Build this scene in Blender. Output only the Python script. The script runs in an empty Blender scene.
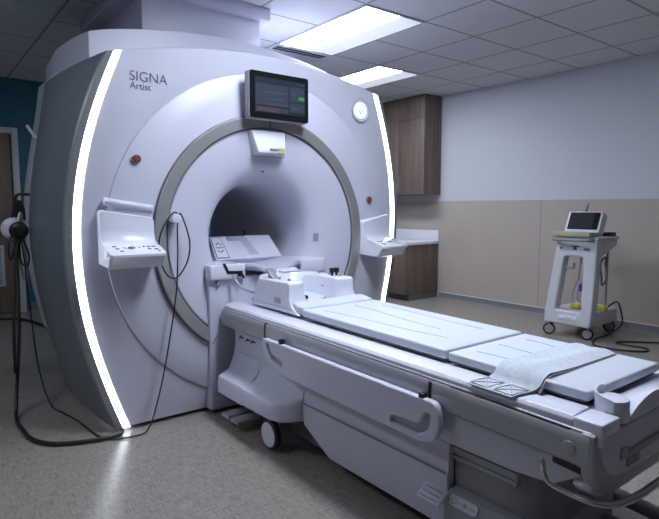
import bpy, bmesh, math, random
import numpy as np
from mathutils import Vector
random.seed(4)
S = bpy.context.scene
COL = S.collection
PI = math.pi

# ------------------------------------------------------------------ materials
def node_mat(name):
    m = bpy.data.materials.new(name); m.use_nodes = True
    nt = m.node_tree; b = nt.nodes['Principled BSDF']
    return m, nt, b
def mat(name, col, rough=.5, metal=0, var=.03, scale=6, bump=0, bscale=200, emit=None, estr=0, coat=0):
    m, nt, b = node_mat(name)
    tc = nt.nodes.new('ShaderNodeTexCoord')
    n = nt.nodes.new('ShaderNodeTexNoise'); n.inputs['Scale'].default_value = scale; n.inputs['Detail'].default_value = 3
    nt.links.new(tc.outputs['Object'], n.inputs['Vector'])
    r = nt.nodes.new('ShaderNodeValToRGB')
    r.color_ramp.elements[0].position = .3; r.color_ramp.elements[1].position = .7
    r.color_ramp.elements[0].color = [c*(1-var) for c in col]+[1]
    r.color_ramp.elements[1].color = [min(1, c*(1+var)) for c in col]+[1]
    nt.links.new(n.outputs['Fac'], r.inputs['Fac'])
    nt.links.new(r.outputs['Color'], b.inputs['Base Color'])
    b.inputs['Roughness'].default_value = rough; b.inputs['Metallic'].default_value = metal
    b.inputs['Coat Weight'].default_value = coat
    if bump:
        n2 = nt.nodes.new('ShaderNodeTexNoise'); n2.inputs['Scale'].default_value = bscale
        nt.links.new(tc.outputs['Object'], n2.inputs['Vector'])
        bp = nt.nodes.new('ShaderNodeBump'); bp.inputs['Strength'].default_value = bump; bp.inputs['Distance'].default_value = .002
        nt.links.new(n2.outputs['Fac'], bp.inputs['Height']); nt.links.new(bp.outputs['Normal'], b.inputs['Normal'])
    if emit:
        b.inputs['Emission Color'].default_value = (*emit, 1); b.inputs['Emission Strength'].default_value = estr
    return m

LAMP = (.80, .88, 1.0)
LAMP_STR = 38
M = {}
M['white'] = mat('white_plastic', (.60, .605, .72), .38, var=.01)
M['whitegloss'] = mat('white_gloss', (.74, .75, .86), .25, var=.01)
M['cream'] = mat('off_white_panel', (.555, .56, .665), .42, var=.01)
M['greyplastic'] = mat('grey_plastic', (.33, .33, .36), .4, var=.02)
M['railgrey'] = mat('rail_grey', (.40, .40, .44), .38, metal=.15, var=.02)
M['darkgrey'] = mat('dark_grey_plastic', (.13, .13, .145), .45)
M['midgrey'] = mat('mid_grey', (.24, .24, .26), .45)
M['black'] = mat('black_rubber', (.012, .012, .014), .45)
M['blackgloss'] = mat('black_glass_bezel', (.01, .01, .012), .12)
M['silver'] = mat('satin_silver', (.36, .37, .39), .35, metal=.55, var=.02)
M['ring'] = mat('ring_silver', (.50, .50, .51), .33, metal=.6, var=.02)
M['side'] = mat('metallic_side', (.30, .34, .39), .36, metal=.55, var=.03, scale=2)
M['chrome'] = mat('dark_chrome', (.60, .58, .56), .22, metal=1)
M['strip'] = mat('light_strip', (.9, .93, 1), .4, emit=(.82, .90, 1), estr=8)
M['lamp'] = mat('lamp_diffuser', (.9, .9, .9), .5, emit=LAMP, estr=LAMP_STR)
M['lampweak'] = mat('lamp_diffuser_dimmed', (.9, .9, .9), .5, emit=LAMP, estr=LAMP_STR*.5)
M['lampstrong'] = mat('lamp_diffuser_bright', (.9, .9, .9), .5, emit=LAMP, estr=LAMP_STR*1.30)
M['reflglow'] = mat('reflector_painted_glow', (.85, .88, .9), .5, emit=LAMP, estr=.62)  # bounced lamp light on the side reflector, put in as weak emission
M['lampoff'] = mat('unlit_diffuser', (.72, .80, .84), .25)
M['emblem'] = mat('lit_emblem', (.85, .87, .9), .4, emit=(.85, .92, 1), estr=.62)
M['ink'] = mat('lettering_ink', (.05, .05, .065), .5)
M['greyink'] = mat('grey_ink', (.35, .37, .42), .5)
M['red'] = mat('red_button', (.22, .012, .02), .35)
M['yellow'] = mat('yellow_plastic', (.62, .52, .03), .5)
M['sticker'] = mat('yellow_sticker', (.55, .45, .12), .5)
M['screen'] = mat('screen_glass', (.012, .018, .03), .4, emit=(.10, .16, .26), estr=.05)
M['ui'] = mat('screen_ui', (.018, .024, .038), .5, emit=(.35, .45, .6), estr=.06)
M['uitext'] = mat('screen_text', (.05, .055, .06), .3, emit=(.03, .04, .06), estr=.3)
M['uired'] = mat('screen_red', (.1, .05, .05), .3, emit=(.5, .2, .22), estr=.06)
M['uigreen'] = mat('screen_green', (.05, .2, .06), .3, emit=(.08, .5, .16), estr=.1)
for k in ('screen', 'ui', 'uitext', 'uired', 'uigreen', 'blackgloss'): M[k].node_tree.nodes['Principled BSDF'].inputs['Specular IOR Level'].default_value = .12
M['dimscreen'] = mat('dark_screen', (.012, .013, .016), .6)
M['dimscreen'].node_tree.nodes['Principled BSDF'].inputs['Specular IOR Level'].default_value = .15
M['pad'] = mat('vinyl_pad', (.58, .62, .70), .5, var=.02, bump=.05, bscale=90)
M['seam'] = mat('pad_seam', (.36, .40, .47), .6)
M['strap'] = mat('woven_strap', (.53, .575, .64), .8, var=.10, scale=60, bump=.5, bscale=400)
M['tan'] = mat('tan_box', (.36, .33, .24), .6)
M['cartwhite'] = mat('cart_plastic', (.55, .56, .60), .4, var=.02)
M['beigehose'] = mat('beige_hose', (.50, .46, .41), .5)
M['counter'] = mat('white_counter', (.68, .68, .72), .35)
M['doorframe'] = mat('painted_frame', (.52, .55, .60), .45)
M['teal'] = mat('teal_paint', (.022, .125, .185), .6, bump=.05)
M['wallplain'] = mat('wall_paint', (.30, .31, .34), .7, bump=.08, bscale=300)
M['basegrey'] = mat('vinyl_base', (.17, .17, .18), .5)
M['bluepart'] = mat('blue_plastic', (.03, .05, .35), .4)

def wood(name, c0, c1, sc):
    m, nt, b = node_mat(name)
    tc = nt.nodes.new('ShaderNodeTexCoord'); mp = nt.nodes.new('ShaderNodeMapping')
    mp.inputs['Scale'].default_value = sc
    nt.links.new(tc.outputs['Object'], mp.inputs['Vector'])
    n = nt.nodes.new('ShaderNodeTexNoise'); n.inputs['Scale'].default_value = 1; n.inputs['Detail'].default_value = 6; n.inputs['Roughness'].default_value = .65
    nt.links.new(mp.outputs['Vector'], n.inputs['Vector'])
    r = nt.nodes.new('ShaderNodeValToRGB')
    r.color_ramp.elements[0].position = .32; r.color_ramp.elements[1].position = .68
    r.color_ramp.elements[0].color = (*c0, 1); r.color_ramp.elements[1].color = (*c1, 1)
    nt.links.new(n.outputs['Fac'], r.inputs['Fac']); nt.links.new(r.outputs['Color'], b.inputs['Base Color'])
    b.inputs['Roughness'].default_value = .5
    return m
M['wood'] = wood('walnut_laminate', (.095, .066, .056), (.19, .14, .12), (38, 38, 1.2))
M['doorwood'] = wood('oak_door', (.13, .095, .068), (.20, .15, .11), (30, 30, 1.0))

def floor_mat():
    m, nt, b = node_mat('woven_vinyl_floor')
    tc = nt.nodes.new('ShaderNodeTexCoord')
    fac = []
    for sc in ((150, 15, 1), (15, 150, 1)):
        mp = nt.nodes.new('ShaderNodeMapping'); mp.inputs['Scale'].default_value = sc
        nt.links.new(tc.outputs['Object'], mp.inputs['Vector'])
        n = nt.nodes.new('ShaderNodeTexNoise'); n.inputs['Scale'].default_value = 1; n.inputs['Detail'].default_value = 2
        nt.links.new(mp.outputs['Vector'], n.inputs['Vector']); fac.append(n)
    mx = nt.nodes.new('ShaderNodeMath'); mx.operation = 'MAXIMUM'
    nt.links.new(fac[0].outputs['Fac'], mx.inputs[0]); nt.links.new(fac[1].outputs['Fac'], mx.inputs[1])
    r = nt.nodes.new('ShaderNodeValToRGB')
    r.color_ramp.elements[0].position = .42; r.color_ramp.elements[1].position = .75
    r.color_ramp.elements[0].color = (.335, .296, .264, 1); r.color_ramp.elements[1].color = (.175, .153, .135, 1)
    nt.links.new(mx.outputs[0], r.inputs['Fac']); nt.links.new(r.outputs['Color'], b.inputs['Base Color'])
    b.inputs['Roughness'].default_value = .27
    bp = nt.nodes.new('ShaderNodeBump'); bp.inputs['Strength'].default_value = .06; bp.inputs['Distance'].default_value = .001
    nt.links.new(mx.outputs[0], bp.inputs['Height']); nt.links.new(bp.outputs['Normal'], b.inputs['Normal'])
    return m
M['floor'] = floor_mat()

GX0, GPX, GY0, GPY = 2.88, .655, 3.245, .63
def ceil_mat():
    m, nt, b = node_mat('acoustic_tiles')
    tc = nt.nodes.new('ShaderNodeTexCoord'); sp = nt.nodes.new('ShaderNodeSeparateXYZ')
    nt.links.new(tc.outputs['Object'], sp.inputs[0])
    def grid(out, o, p, half):
        a = nt.nodes.new('ShaderNodeMath'); a.operation = 'SUBTRACT'; nt.links.new(out, a.inputs[0]); a.inputs[1].default_value = o
        if p == GPX:
            hi = nt.nodes.new('ShaderNodeMath'); hi.operation = 'MAXIMUM'; nt.links.new(a.outputs[0], hi.inputs[0]); hi.inputs[1].default_value = 0
            lo = nt.nodes.new('ShaderNodeMath'); lo.operation = 'MINIMUM'; nt.links.new(a.outputs[0], lo.inputs[0]); lo.inputs[1].default_value = 0
            sc = nt.nodes.new('ShaderNodeMath'); sc.operation = 'MULTIPLY_ADD'; nt.links.new(lo.outputs[0], sc.inputs[0]); sc.inputs[1].default_value = GPX/.605; nt.links.new(hi.outputs[0], sc.inputs[2])
            a = sc
        c = nt.nodes.new('ShaderNodeMath'); c.operation = 'PINGPONG'; nt.links.new(a.outputs[0], c.inputs[0]); c.inputs[1].default_value = p/2
        d = nt.nodes.new('ShaderNodeMath'); d.operation = 'LESS_THAN'; nt.links.new(c.outputs[0], d.inputs[0]); d.inputs[1].default_value = half
        return d
    gx = grid(sp.outputs['X'], GX0, GPX, .011); gy = grid(sp.outputs['Y'], GY0, GPY, .011)
    mx = nt.nodes.new('ShaderNodeMath'); mx.operation = 'MAXIMUM'
    nt.links.new(gx.outputs[0], mx.inputs[0]); nt.links.new(gy.outputs[0], mx.inputs[1])
    n = nt.nodes.new('ShaderNodeTexNoise'); n.inputs['Scale'].default_value = 260; nt.links.new(tc.outputs['Object'], n.inputs['Vector'])
    r = nt.nodes.new('ShaderNodeValToRGB'); r.color_ramp.elements[0].color = (.60, .60, .65, 1); r.color_ramp.elements[1].color = (.70, .70, .75, 1)
    nt.links.new(n.outputs['Fac'], r.inputs['Fac'])
    mix = nt.nodes.new('ShaderNodeMix'); mix.data_type = 'RGBA'
    nt.links.new(mx.outputs[0], mix.inputs['Factor']); nt.links.new(r.outputs['Color'], mix.inputs[6]); mix.inputs[7].default_value = (.30, .31, .34, 1)
    nt.links.new(mix.outputs[2], b.inputs['Base Color']); b.inputs['Roughness'].default_value = .85
    bp = nt.nodes.new('ShaderNodeBump'); bp.inputs['Strength'].default_value = .4; bp.inputs['Distance'].default_value = .004; bp.invert = True
    nt.links.new(mx.outputs[0], bp.inputs['Height']); nt.links.new(bp.outputs['Normal'], b.inputs['Normal'])
    return m
M['ceiling'] = ceil_mat()

def wall_mat():   # painted upper wall, beige protective sheet below 1.385 m
    m, nt, b = node_mat('two_tone_wall')
    tc = nt.nodes.new('ShaderNodeTexCoord'); sp = nt.nodes.new('ShaderNodeSeparateXYZ'); nt.links.new(tc.outputs['Object'], sp.inputs[0])
    g = nt.nodes.new('ShaderNodeMath'); g.operation = 'GREATER_THAN'; g.inputs[1].default_value = 1.385; nt.links.new(sp.outputs['Z'], g.inputs[0])
    a = nt.nodes.new('ShaderNodeMath'); a.operation = 'SUBTRACT'; nt.links.new(sp.outputs['Y'], a.inputs[0]); a.inputs[1].default_value = 3.64
    c = nt.nodes.new('ShaderNodeMath'); c.operation = 'PINGPONG'; nt.links.new(a.outputs[0], c.inputs[0]); c.inputs[1].default_value = 1.22
    d = nt.nodes.new('ShaderNodeMath'); d.operation = 'LESS_THAN'; nt.links.new(c.outputs[0], d.inputs[0]); d.inputs[1].default_value = .005
    n = nt.nodes.new('ShaderNodeTexNoise'); n.inputs['Scale'].default_value = 4; nt.links.new(tc.outputs['Object'], n.inputs['Vector'])
    rb = nt.nodes.new('ShaderNodeValToRGB'); rb.color_ramp.elements[0].color = (.40, .345, .31, 1); rb.color_ramp.elements[1].color = (.43, .375, .335, 1)
    nt.links.new(n.outputs['Fac'], rb.inputs['Fac'])
    m1 = nt.nodes.new('ShaderNodeMix'); m1.data_type = 'RGBA'
    nt.links.new(d.outputs[0], m1.inputs['Factor']); nt.links.new(rb.outputs['Color'], m1.inputs[6]); m1.inputs[7].default_value = (.27, .235, .21, 1)
    m2 = nt.nodes.new('ShaderNodeMix'); m2.data_type = 'RGBA'
    nt.links.new(g.outputs[0], m2.inputs['Factor']); nt.links.new(m1.outputs[2], m2.inputs[6]); m2.inputs[7].default_value = (.52, .53, .58, 1)
    nt.links.new(m2.outputs[2], b.inputs['Base Color']); b.inputs['Roughness'].default_value = .6
    return m
M['wall2'] = wall_mat()

# ------------------------------------------------------------------ mesh helpers
def BM(): return bmesh.new()
def poly(bm, pts): return bm.faces.new([bm.verts.new(p) for p in pts])
def loft(bm, loops, closed=True, cap0=False, cap1=False):
    R = [[bm.verts.new(p) for p in L] for L in loops]
    n = len(R[0])
    for a, b in zip(R[:-1], R[1:]):
        for i in range(n if closed else n-1):
            j = (i+1) % n
            try: bm.faces.new((a[i], a[j], b[j], b[i]))
            except ValueError: pass
    if cap0: bm.faces.new(R[0][::-1])
    if cap1: bm.faces.new(R[-1])
def box(bm, x0, x1, y0, y1, z0, z1):
    loft(bm, [[(x0, y0, z), (x1, y0, z), (x1, y1, z), (x0, y1, z)] for z in (z0, z1)], True, True, True)
def prism(bm, pts, axis, a, b):
    def f(p, t): return (t, p[0], p[1]) if axis == 'x' else (p[0], t, p[1]) if axis == 'y' else (p[0], p[1], t)
    loft(bm, [[f(p, t) for p in pts] for t in (a, b)], True, True, True)
def frame_of(d):
    d = Vector(d).normalized()
    u = d.cross(Vector((0, 0, 1)))
    if u.length < .05: u = d.cross(Vector((0, 1, 0)))
    u.normalize(); return d, u, d.cross(u).normalized()
def cyl(bm, p0, p1, r0, r1=None, n=24):
    if r1 is None: r1 = r0
    p0, p1 = Vector(p0), Vector(p1); d, u, v = frame_of(p1-p0)
    loft(bm, [[p+r*(math.cos(2*PI*i/n)*u+math.sin(2*PI*i/n)*v) for i in range(n)] for p, r in ((p0, r0), (p1, r1))], True, True, True)
def smooth_path(pts, k=8, closed=False):
    P = [Vector(p) for p in pts]; out = []; n = len(P)
    rng = range(n) if closed else range(n-1)
    for i in rng:
        if closed: a, b, c, d = P[i-1], P[i], P[(i+1) % n], P[(i+2) % n]
        else: a, b, c, d = P[max(i-1, 0)], P[i], P[i+1], P[min(i+2, n-1)]
        for q in range(k):
            t = q/k
            out.append(.5*((2*b)+(c-a)*t+(2*a-5*b+4*c-d)*t*t+(3*b-a-3*c+d)*t**3))
    if not closed: out.append(P[-1])
    return out
def tube(bm, pts, r, n=8, k=8, closed=False, smooth=True):
    P = smooth_path(pts, k, closed) if smooth else [Vector(p) for p in pts]
    L = []; m = len(P); u = None
    for i, p in enumerate(P):
        t = (P[(i+1) % m]-P[i-1]) if closed else P[min(i+1, m-1)]-P[max(i-1, 0)]
        t.normalize()
        if u is None: _, u, _ = frame_of(t)
        u = (u-t*u.dot(t)).normalized(); v = t.cross(u)
        L.append([p+r*(math.cos(2*PI*j/n)*u+math.sin(2*PI*j/n)*v) for j in range(n)])
    if closed: L.append(L[0])
    loft(bm, L, True, not closed, not closed)
    if closed: bmesh.ops.remove_doubles(bm, verts=bm.verts, dist=1e-6)
def lathe_y(bm, prof, cx, cz, n=96, a0=0, a1=2*PI):   # prof (r, y) round an axis along Y
    full = abs(a1-a0-2*PI) < 1e-6
    k = n if full else n+1
    loft(bm, [[(cx+r*math.cos(a0+(a1-a0)*i/n), y, cz+r*math.sin(a0+(a1-a0)*i/n)) for i in range(k)] for r, y in prof], full)

ORG = {}
def origin(o):
    while o.parent: o = o.parent
    return Vector(o.location)
def out(name, bm, m, parent=None, loc=None, bevel=0, seg=2, angle=35, label=None, bang=30):
    if bevel:
        bmesh.ops.remove_doubles(bm, verts=bm.verts, dist=1e-5)
        bm.normal_update()
        es = [e for e in bm.edges if len(e.link_faces) == 2 and e.calc_face_angle(0) > math.radians(bang)]
        bmesh.ops.bevel(bm, geom=es, offset=bevel, segments=seg, affect='EDGES', profile=.5, clamp_overlap=True)
    bmesh.ops.recalc_face_normals(bm, faces=bm.faces)
    o0 = origin(parent) if parent else (Vector(loc) if loc else None)
    if o0 is None:
        xs = [v.co.x for v in bm.verts]; ys = [v.co.y for v in bm.verts]; zs = [v.co.z for v in bm.verts]
        o0 = Vector(((min(xs)+max(xs))/2, (min(ys)+max(ys))/2, min(zs)))
    bmesh.ops.translate(bm, verts=bm.verts, vec=-o0)
    me = bpy.data.meshes.new(name); bm.to_mesh(me); bm.free()
    me.materials.append(M[m] if isinstance(m, str) else m)
    me.shade_smooth(); me.set_sharp_from_angle(angle=math.radians(angle))
    ob = bpy.data.objects.new(name, me); COL.objects.link(ob)
    if parent: ob.parent = parent
    else: ob.location = o0
    if label: ob['label'] = label
    return ob
def thing(name, label, cat, loc, group=None):
    o = bpy.data.objects.new(name, None); COL.objects.link(o); o.location = loc
    o.empty_display_size = .1
    return tag(o, label, cat, group)
def tag(o, label, cat, group=None):
    o['label'] = label; o['category'] = cat
    if group: o['group'] = group
    return o
def struct(name, bm, m, bevel=0):
    o = out(name, bm, m, loc=(0, 0, 0), bevel=bevel); o['kind'] = 'structure'; return o
def cut_shape(name, outline, holes, depth, bev, place, m, parent=None, label=None):
    """flat plate with holes; place(u, v, w) -> world"""
    cu = bpy.data.curves.new('plate', 'CURVE'); cu.dimensions = '2D'; cu.fill_mode = 'BOTH'
    for L in [outline]+holes:
        s = cu.splines.new('POLY'); s.points.add(len(L)-1); s.use_cyclic_u = True
        for p, q in zip(s.points, L): p.co = (q[0], q[1], 0, 1)
    cu.extrude = depth/2-bev; cu.bevel_depth = bev; cu.bevel_resolution = 2; cu.offset = -bev
    return from_curve(name, cu, place, m, parent, label)
def from_curve(name, cu, place, m, parent, label=None, loc=None):
    tmp = bpy.data.objects.new('tmp', cu); COL.objects.link(tmp)
    dg = bpy.context.evaluated_depsgraph_get(); dg.update()
    me = bpy.data.meshes.new_from_object(tmp.evaluated_get(dg))
    bm = BM(); bm.from_mesh(me)
    for v in bm.verts: v.co = Vector(place(*v.co))
    bpy.data.objects.remove(tmp); bpy.data.curves.remove(cu); bpy.data.meshes.remove(me)
    return out(name, bm, m, parent, loc=loc, label=label)
def rounded(pts, r, k=5):
    """round the corners of a 2D polygon; r may be one radius or a list"""
    n = len(pts); o = []
    for i in range(n):
        ri = r[i] if isinstance(r, (list, tuple)) else r
        p = Vector(pts[i]); a = Vector(pts[i-1])-p; b = Vector(pts[(i+1) % n])-p
        if ri <= 0: o.append(tuple(p)); continue
        d = min(ri, a.length*.49, b.length*.49)
        s, e = p+a.normalized()*d, p+b.normalized()*d
        for q in range(k+1):
            t = q/k; o.append(tuple((1-t)**2*s+2*t*(1-t)*p+t*t*e))
    return o
def words(name, body, size, place, m, parent, extrude=.0006, label=None):
    cu = bpy.data.curves.new('txt', 'FONT'); cu.body = body; cu.size = size; cu.extrude = extrude; cu.offset = -size*.012
    return from_curve(name, cu, place, m, parent, label)

# ------------------------------------------------------------------ room shell
X0, X1, Y0, Y1, HC = -2.2, 6.054, -3.2, 7.68, 2.845
b = BM(); box(b, X0, X1, Y0, Y1, -.08, 0); struct('floor', b, 'floor')
b = BM(); box(b, X0, X1, Y0, Y1, HC, HC+.08); struct('ceiling', b, 'ceiling')
b = BM(); box(b, X1, X1+.1, Y0, Y1, -.08, HC+.08); struct('wall_right', b, 'wall2')
b = BM(); box(b, X0-.1, X0, Y0, Y1, -.08, HC+.08); struct('wall_left', b, 'wallplain')
b = BM(); box(b, X0-.1, X1+.1, Y1, Y1+.1, -.08, HC+.08); struct('wall_back', b, 'teal')
b = BM(); box(b, X0-.1, X1+.1, Y0-.1, Y0, -.08, HC+.08); struct('wall_front', b, 'wallplain')
prof = [(X1, 0), (X1-.03, 0), (X1-.014, .012), (X1-.006, .04), (X1-.005, .072), (X1, .075)]
b = BM(); loft(b, [[(x, y, z) for x, z in prof] for y in (Y0+.01, 5.2)], True, True, True); struct('baseboard_right', b, 'basegrey')
b = BM(); box(b, X0, .2, Y1-.008, Y1, 0, .1); box(b, 1.2, X1, Y1-.008, Y1, 0, .1); struct('baseboard_back', b, 'basegrey')
b = BM(); box(b, X1-.004, X1, Y0+.01, 5.2, .075, .085); struct('trim_1', b, 'counter')
# door in the far wall
def make_door():
    d = bpy.data.objects.new('door_1', None); COL.objects.link(d); d.location = (.6, Y1, 0); d['kind'] = 'structure'
    b = BM(); box(b, .14, 1.065, Y1-.05, Y1-.006, .01, 2.18); out('door_leaf', b, 'doorwood', d, bevel=.004)
    b = BM()
    box(b, 1.065, 1.135, Y1-.075, Y1, 0, 2.25); box(b, .07, .14, Y1-.075, Y1, 0, 2.25); box(b, .14, 1.065, Y1-.075, Y1, 2.18, 2.25)
    out('door_frame', b, 'doorframe', d, bevel=.006)
    b = BM(); box(b, .45, .925, Y1-.062, Y1-.048, .34, .84); g = out('door_vent', b, 'doorframe', d, bevel=.004)
    b = BM()
    for i in range(14): box(b, .48, .895, Y1-.068, Y1-.06, .375+i*.032, .39+i*.032)
    out('louvre', b, 'midgrey', g)
    b = BM(); cyl(b, (.98, Y1-.05, 1.0), (.98, Y1-.1, 1.0), .012); cyl(b, (.98, Y1-.1, 1.0), (.87, Y1-.1, 1.0), .01); out('door_handle', b, 'chrome', d)
make_door()
# boxed-in duct above the scanner, hanging from the ceiling
b = BM(); box(b, 1.36, 2.29, 3.84, 4.95, 2.47, 2.75); box(b, 1.25, 2.355, 3.78, 5.02, 2.75, HC); struct('trim_2', b, 'white', bevel=.006)

# ceiling lights
def ceiling_light(x0, y0, label, lit=True, group=None, lampm='lamp'):
    x1, y1 = x0+GPX, y0+GPY*2
    t = thing('ceiling_light', label, 'light', ((x0+x1)/2, (y0+y1)/2, HC), group or 'ceiling light panels')
    e = .012
    b = BM()
    box(b, x0, x0+.02, y0, y1, HC-e, HC+.004); box(b, x1-.02, x1, y0, y1, HC-e, HC+.004)
    box(b, x0+.02, x1-.02, y0, y0+.02, HC-e, HC+.004); box(b, x0+.02, x1-.02, y1-.02, y1, HC-e, HC+.004)
    out('light_frame', b, 'whitegloss', t)
    xm = x0+.02+.60*(GPX-.04)
    b = BM(); prism(b, [(x0+.02, HC-.002), (xm, HC-.002), (xm-.01, HC-.010), (x0+.03, HC-.010)], 'y', y0+.02, y1-.02)
    out('diffuser', b, lampm if lit else 'lampoff', t)
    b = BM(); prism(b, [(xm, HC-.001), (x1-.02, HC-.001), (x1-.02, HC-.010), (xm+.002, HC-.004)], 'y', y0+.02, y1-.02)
    out('reflector', b, 'reflglow' if lit else 'lampoff', t)
    return t
ceiling_light(GX0, GY0, 'larger lit fluorescent troffer just above and right of the scanner top')
ceiling_light(GX0+2*GPX, GY0+2*GPY, 'smaller-looking lit troffer farther back, beside the wood wall cabinet')
ceiling_light(GX0-2*GPX+.05, GY0-4*GPY+.45, 'lit troffer directly over the patient table, outside the top of the picture', lampm='lampstrong')
ceiling_light(GX0-6*GPX, GY0-GPY, 'lit troffer over the open floor left of the scanner, outside the left of the picture', lampm='lampweak')
ceiling_light(GX0-3*.605-GPX-.03, GY0+.63, 'unlit grey ceiling panel light in the upper left corner', lit=False)
# slot air diffuser
t = thing('air_diffuser', 'black slotted air diffuser in the ceiling next to the larger lit troffer', 'vent', (3.2, 4.72, HC))
b = BM(); box(b, 2.89, 3.53, 4.53, 4.95, HC-.008, HC+.004); out('plate', b, 'white', t, bevel=.003)
for y in (4.57, 4.63):
    b = BM(); box(b, 2.92, 3.50, y, y+.035, HC-.012, HC-.007); out('slot', b, 'black', t)

# ------------------------------------------------------------------ scanner
CX, CZ = 1.907, 1.10
zw = [(.0, .972), (.019, .976), (.448, 1.114), (.475, 1.118), (.71, 1.17), (.851, 1.186), (1.115, 1.204), (1.204, 1.203), (1.444, 1.184), (1.514, 1.165), (1.657, 1.133), (1.894, 1.062), (1.985, 1.034), (2.13, .972), (2.2, .940)]
PW = np.polyfit([p[0] for p in zw], [p[1] for p in zw], 5)
w = lambda z: float(np.polyval(PW, z))
PB = np.polyfit([2.148, 1.834, 1.487, 1.349, .929, .492, .367, 0], [1.08, 1.138, 1.198, 1.21, 1.218, 1.155, 1.12, 1.06], 4)
wb = lambda z: float(np.polyval(PB, z))
zt = lambda u: 2.262-.132*u*u
mri = thing('mri_scanner', 'large white MRI scanner with round bore and glowing curved edge strips', 'scanner', (CX, 4.0, 0))

# outline in polar form
ZB = .025
def boundary(th, inset):
    c, s = math.cos(th), math.sin(th)
    lo, hi = .3, 2.5
    def inside(r):
        u, z = r*c, CZ+r*s
        return z > ZB and z < zt(u) and abs(u) < w(z)-inset
    for _ in range(40):
        m = (lo+hi)/2
        if inside(m): lo = m
        else: hi = m
    return lo
angs = [2*PI*i/240 for i in range(240)]
uc = w(ZB)-.042
ut = .93
for _ in range(20): ut = w(zt(ut))-.042
for u, z in ((uc, ZB), (ut, zt(ut))):
    for sg in (1, -1): angs.append(math.atan2(z-CZ, sg*u) % (2*PI))
angs = sorted(angs)
RB = [boundary(a, .042) for a in angs]
RD = 1.045
tilt = lambda z: -.045*(min(z, 2.25)-1.2)/.93 if z > .6 else .029*z/.6
def ring_loop(f, t=0): return [(CX+f(i)[0]*math.cos(a), f(i)[1]+t*tilt(CZ+f(i)[0]*math.sin(a)), CZ+f(i)[0]*math.sin(a)) for i, a in enumerate(angs)]
b = BM()
loft(b, [ring_loop(lambda i: (.775, 3.125)), ring_loop(lambda i: (.78, 3.105)), ring_loop(lambda i: (.9, 3.108)), ring_loop(lambda i: (RD-.012, 3.117)), ring_loop(lambda i: (RD-.004, 3.121)), ring_loop(lambda i: (RD, 3.133))])
out('disc_cover', b, 'white', mri, angle=25)
b = BM()
Ls = [ring_loop(lambda i: (RD-.002, 3.134)), ring_loop(lambda i: (min(RD+.003, RB[i]), 3.131))]
for t in (.25, .5, .75, 1): Ls.append(ring_loop(lambda i, t=t: (RD+.003+(max(RB[i], RD+.003)-RD-.003)*t, 3.132+.022*t**1.5), t))
Ls.append(ring_loop(lambda i: (max(RB[i], RD+.003)+.004, 3.162), 1))
Ls.append(ring_loop(lambda i: (max(RB[i], RD+.003)+.004, 3.70)))
loft(b, Ls); out('front_cover', b, 'cream', mri, angle=30)
# inner cover with the funnel into the bore
b = BM()
lathe_y(b, [(.712, 3.12), (.709, 3.098), (.60, 3.106), (.50, 3.128), (.45, 3.148), (.415, 3.172), (.39, 3.205), (.372, 3.25), (.36, 3.32), (.352, 3.42)], CX, CZ)
out('bore_cover', b, 'white', mri, angle=60)
M['lining'] = mat('bore_liner', (.62, .62, .68), .4)
b = BM(); lathe_y(b, [(.352, 3.42), (.349, 3.6), (.349, 4.5), (.36, 4.66), (.40, 4.82), (.47, 4.95)], CX, CZ); out('bore_lining', b, 'lining', mri, angle=60)
b = BM()
lathe_y(b, [(.70, 3.13), (.70, 3.092)], CX, CZ); lathe_y(b, [(.792, 3.12), (.792, 3.098), (.784, 3.094)], CX, CZ); lathe_y(b, [(.713, 3.094), (.704, 3.096), (.704, 3.13)], CX, CZ)
out('ring_gasket', b, 'darkgrey', mri)
b = BM(); lathe_y(b, [(.712, 3.13), (.712, 3.088), (.716, 3.083), (.779, 3.079), (.784, 3.084), (.784, 3.13)], CX, CZ); ringo = out('trim_ring', b, 'ring', mri, angle=40)
for a in (90, 236, 304):
    a = math.radians(a); b = BM()
    c, s = math.cos(a), math.sin(a)
    pts = [(CX+r*c-k*s*.003, CZ+r*s+k*c*.003) for r, k in ((.712, -1), (.784, -1), (.784, 1), (.712, 1))]
    prism(b, pts, 'y', 3.0775, 3.10); out('joint', b, 'darkgrey', ringo)
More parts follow.
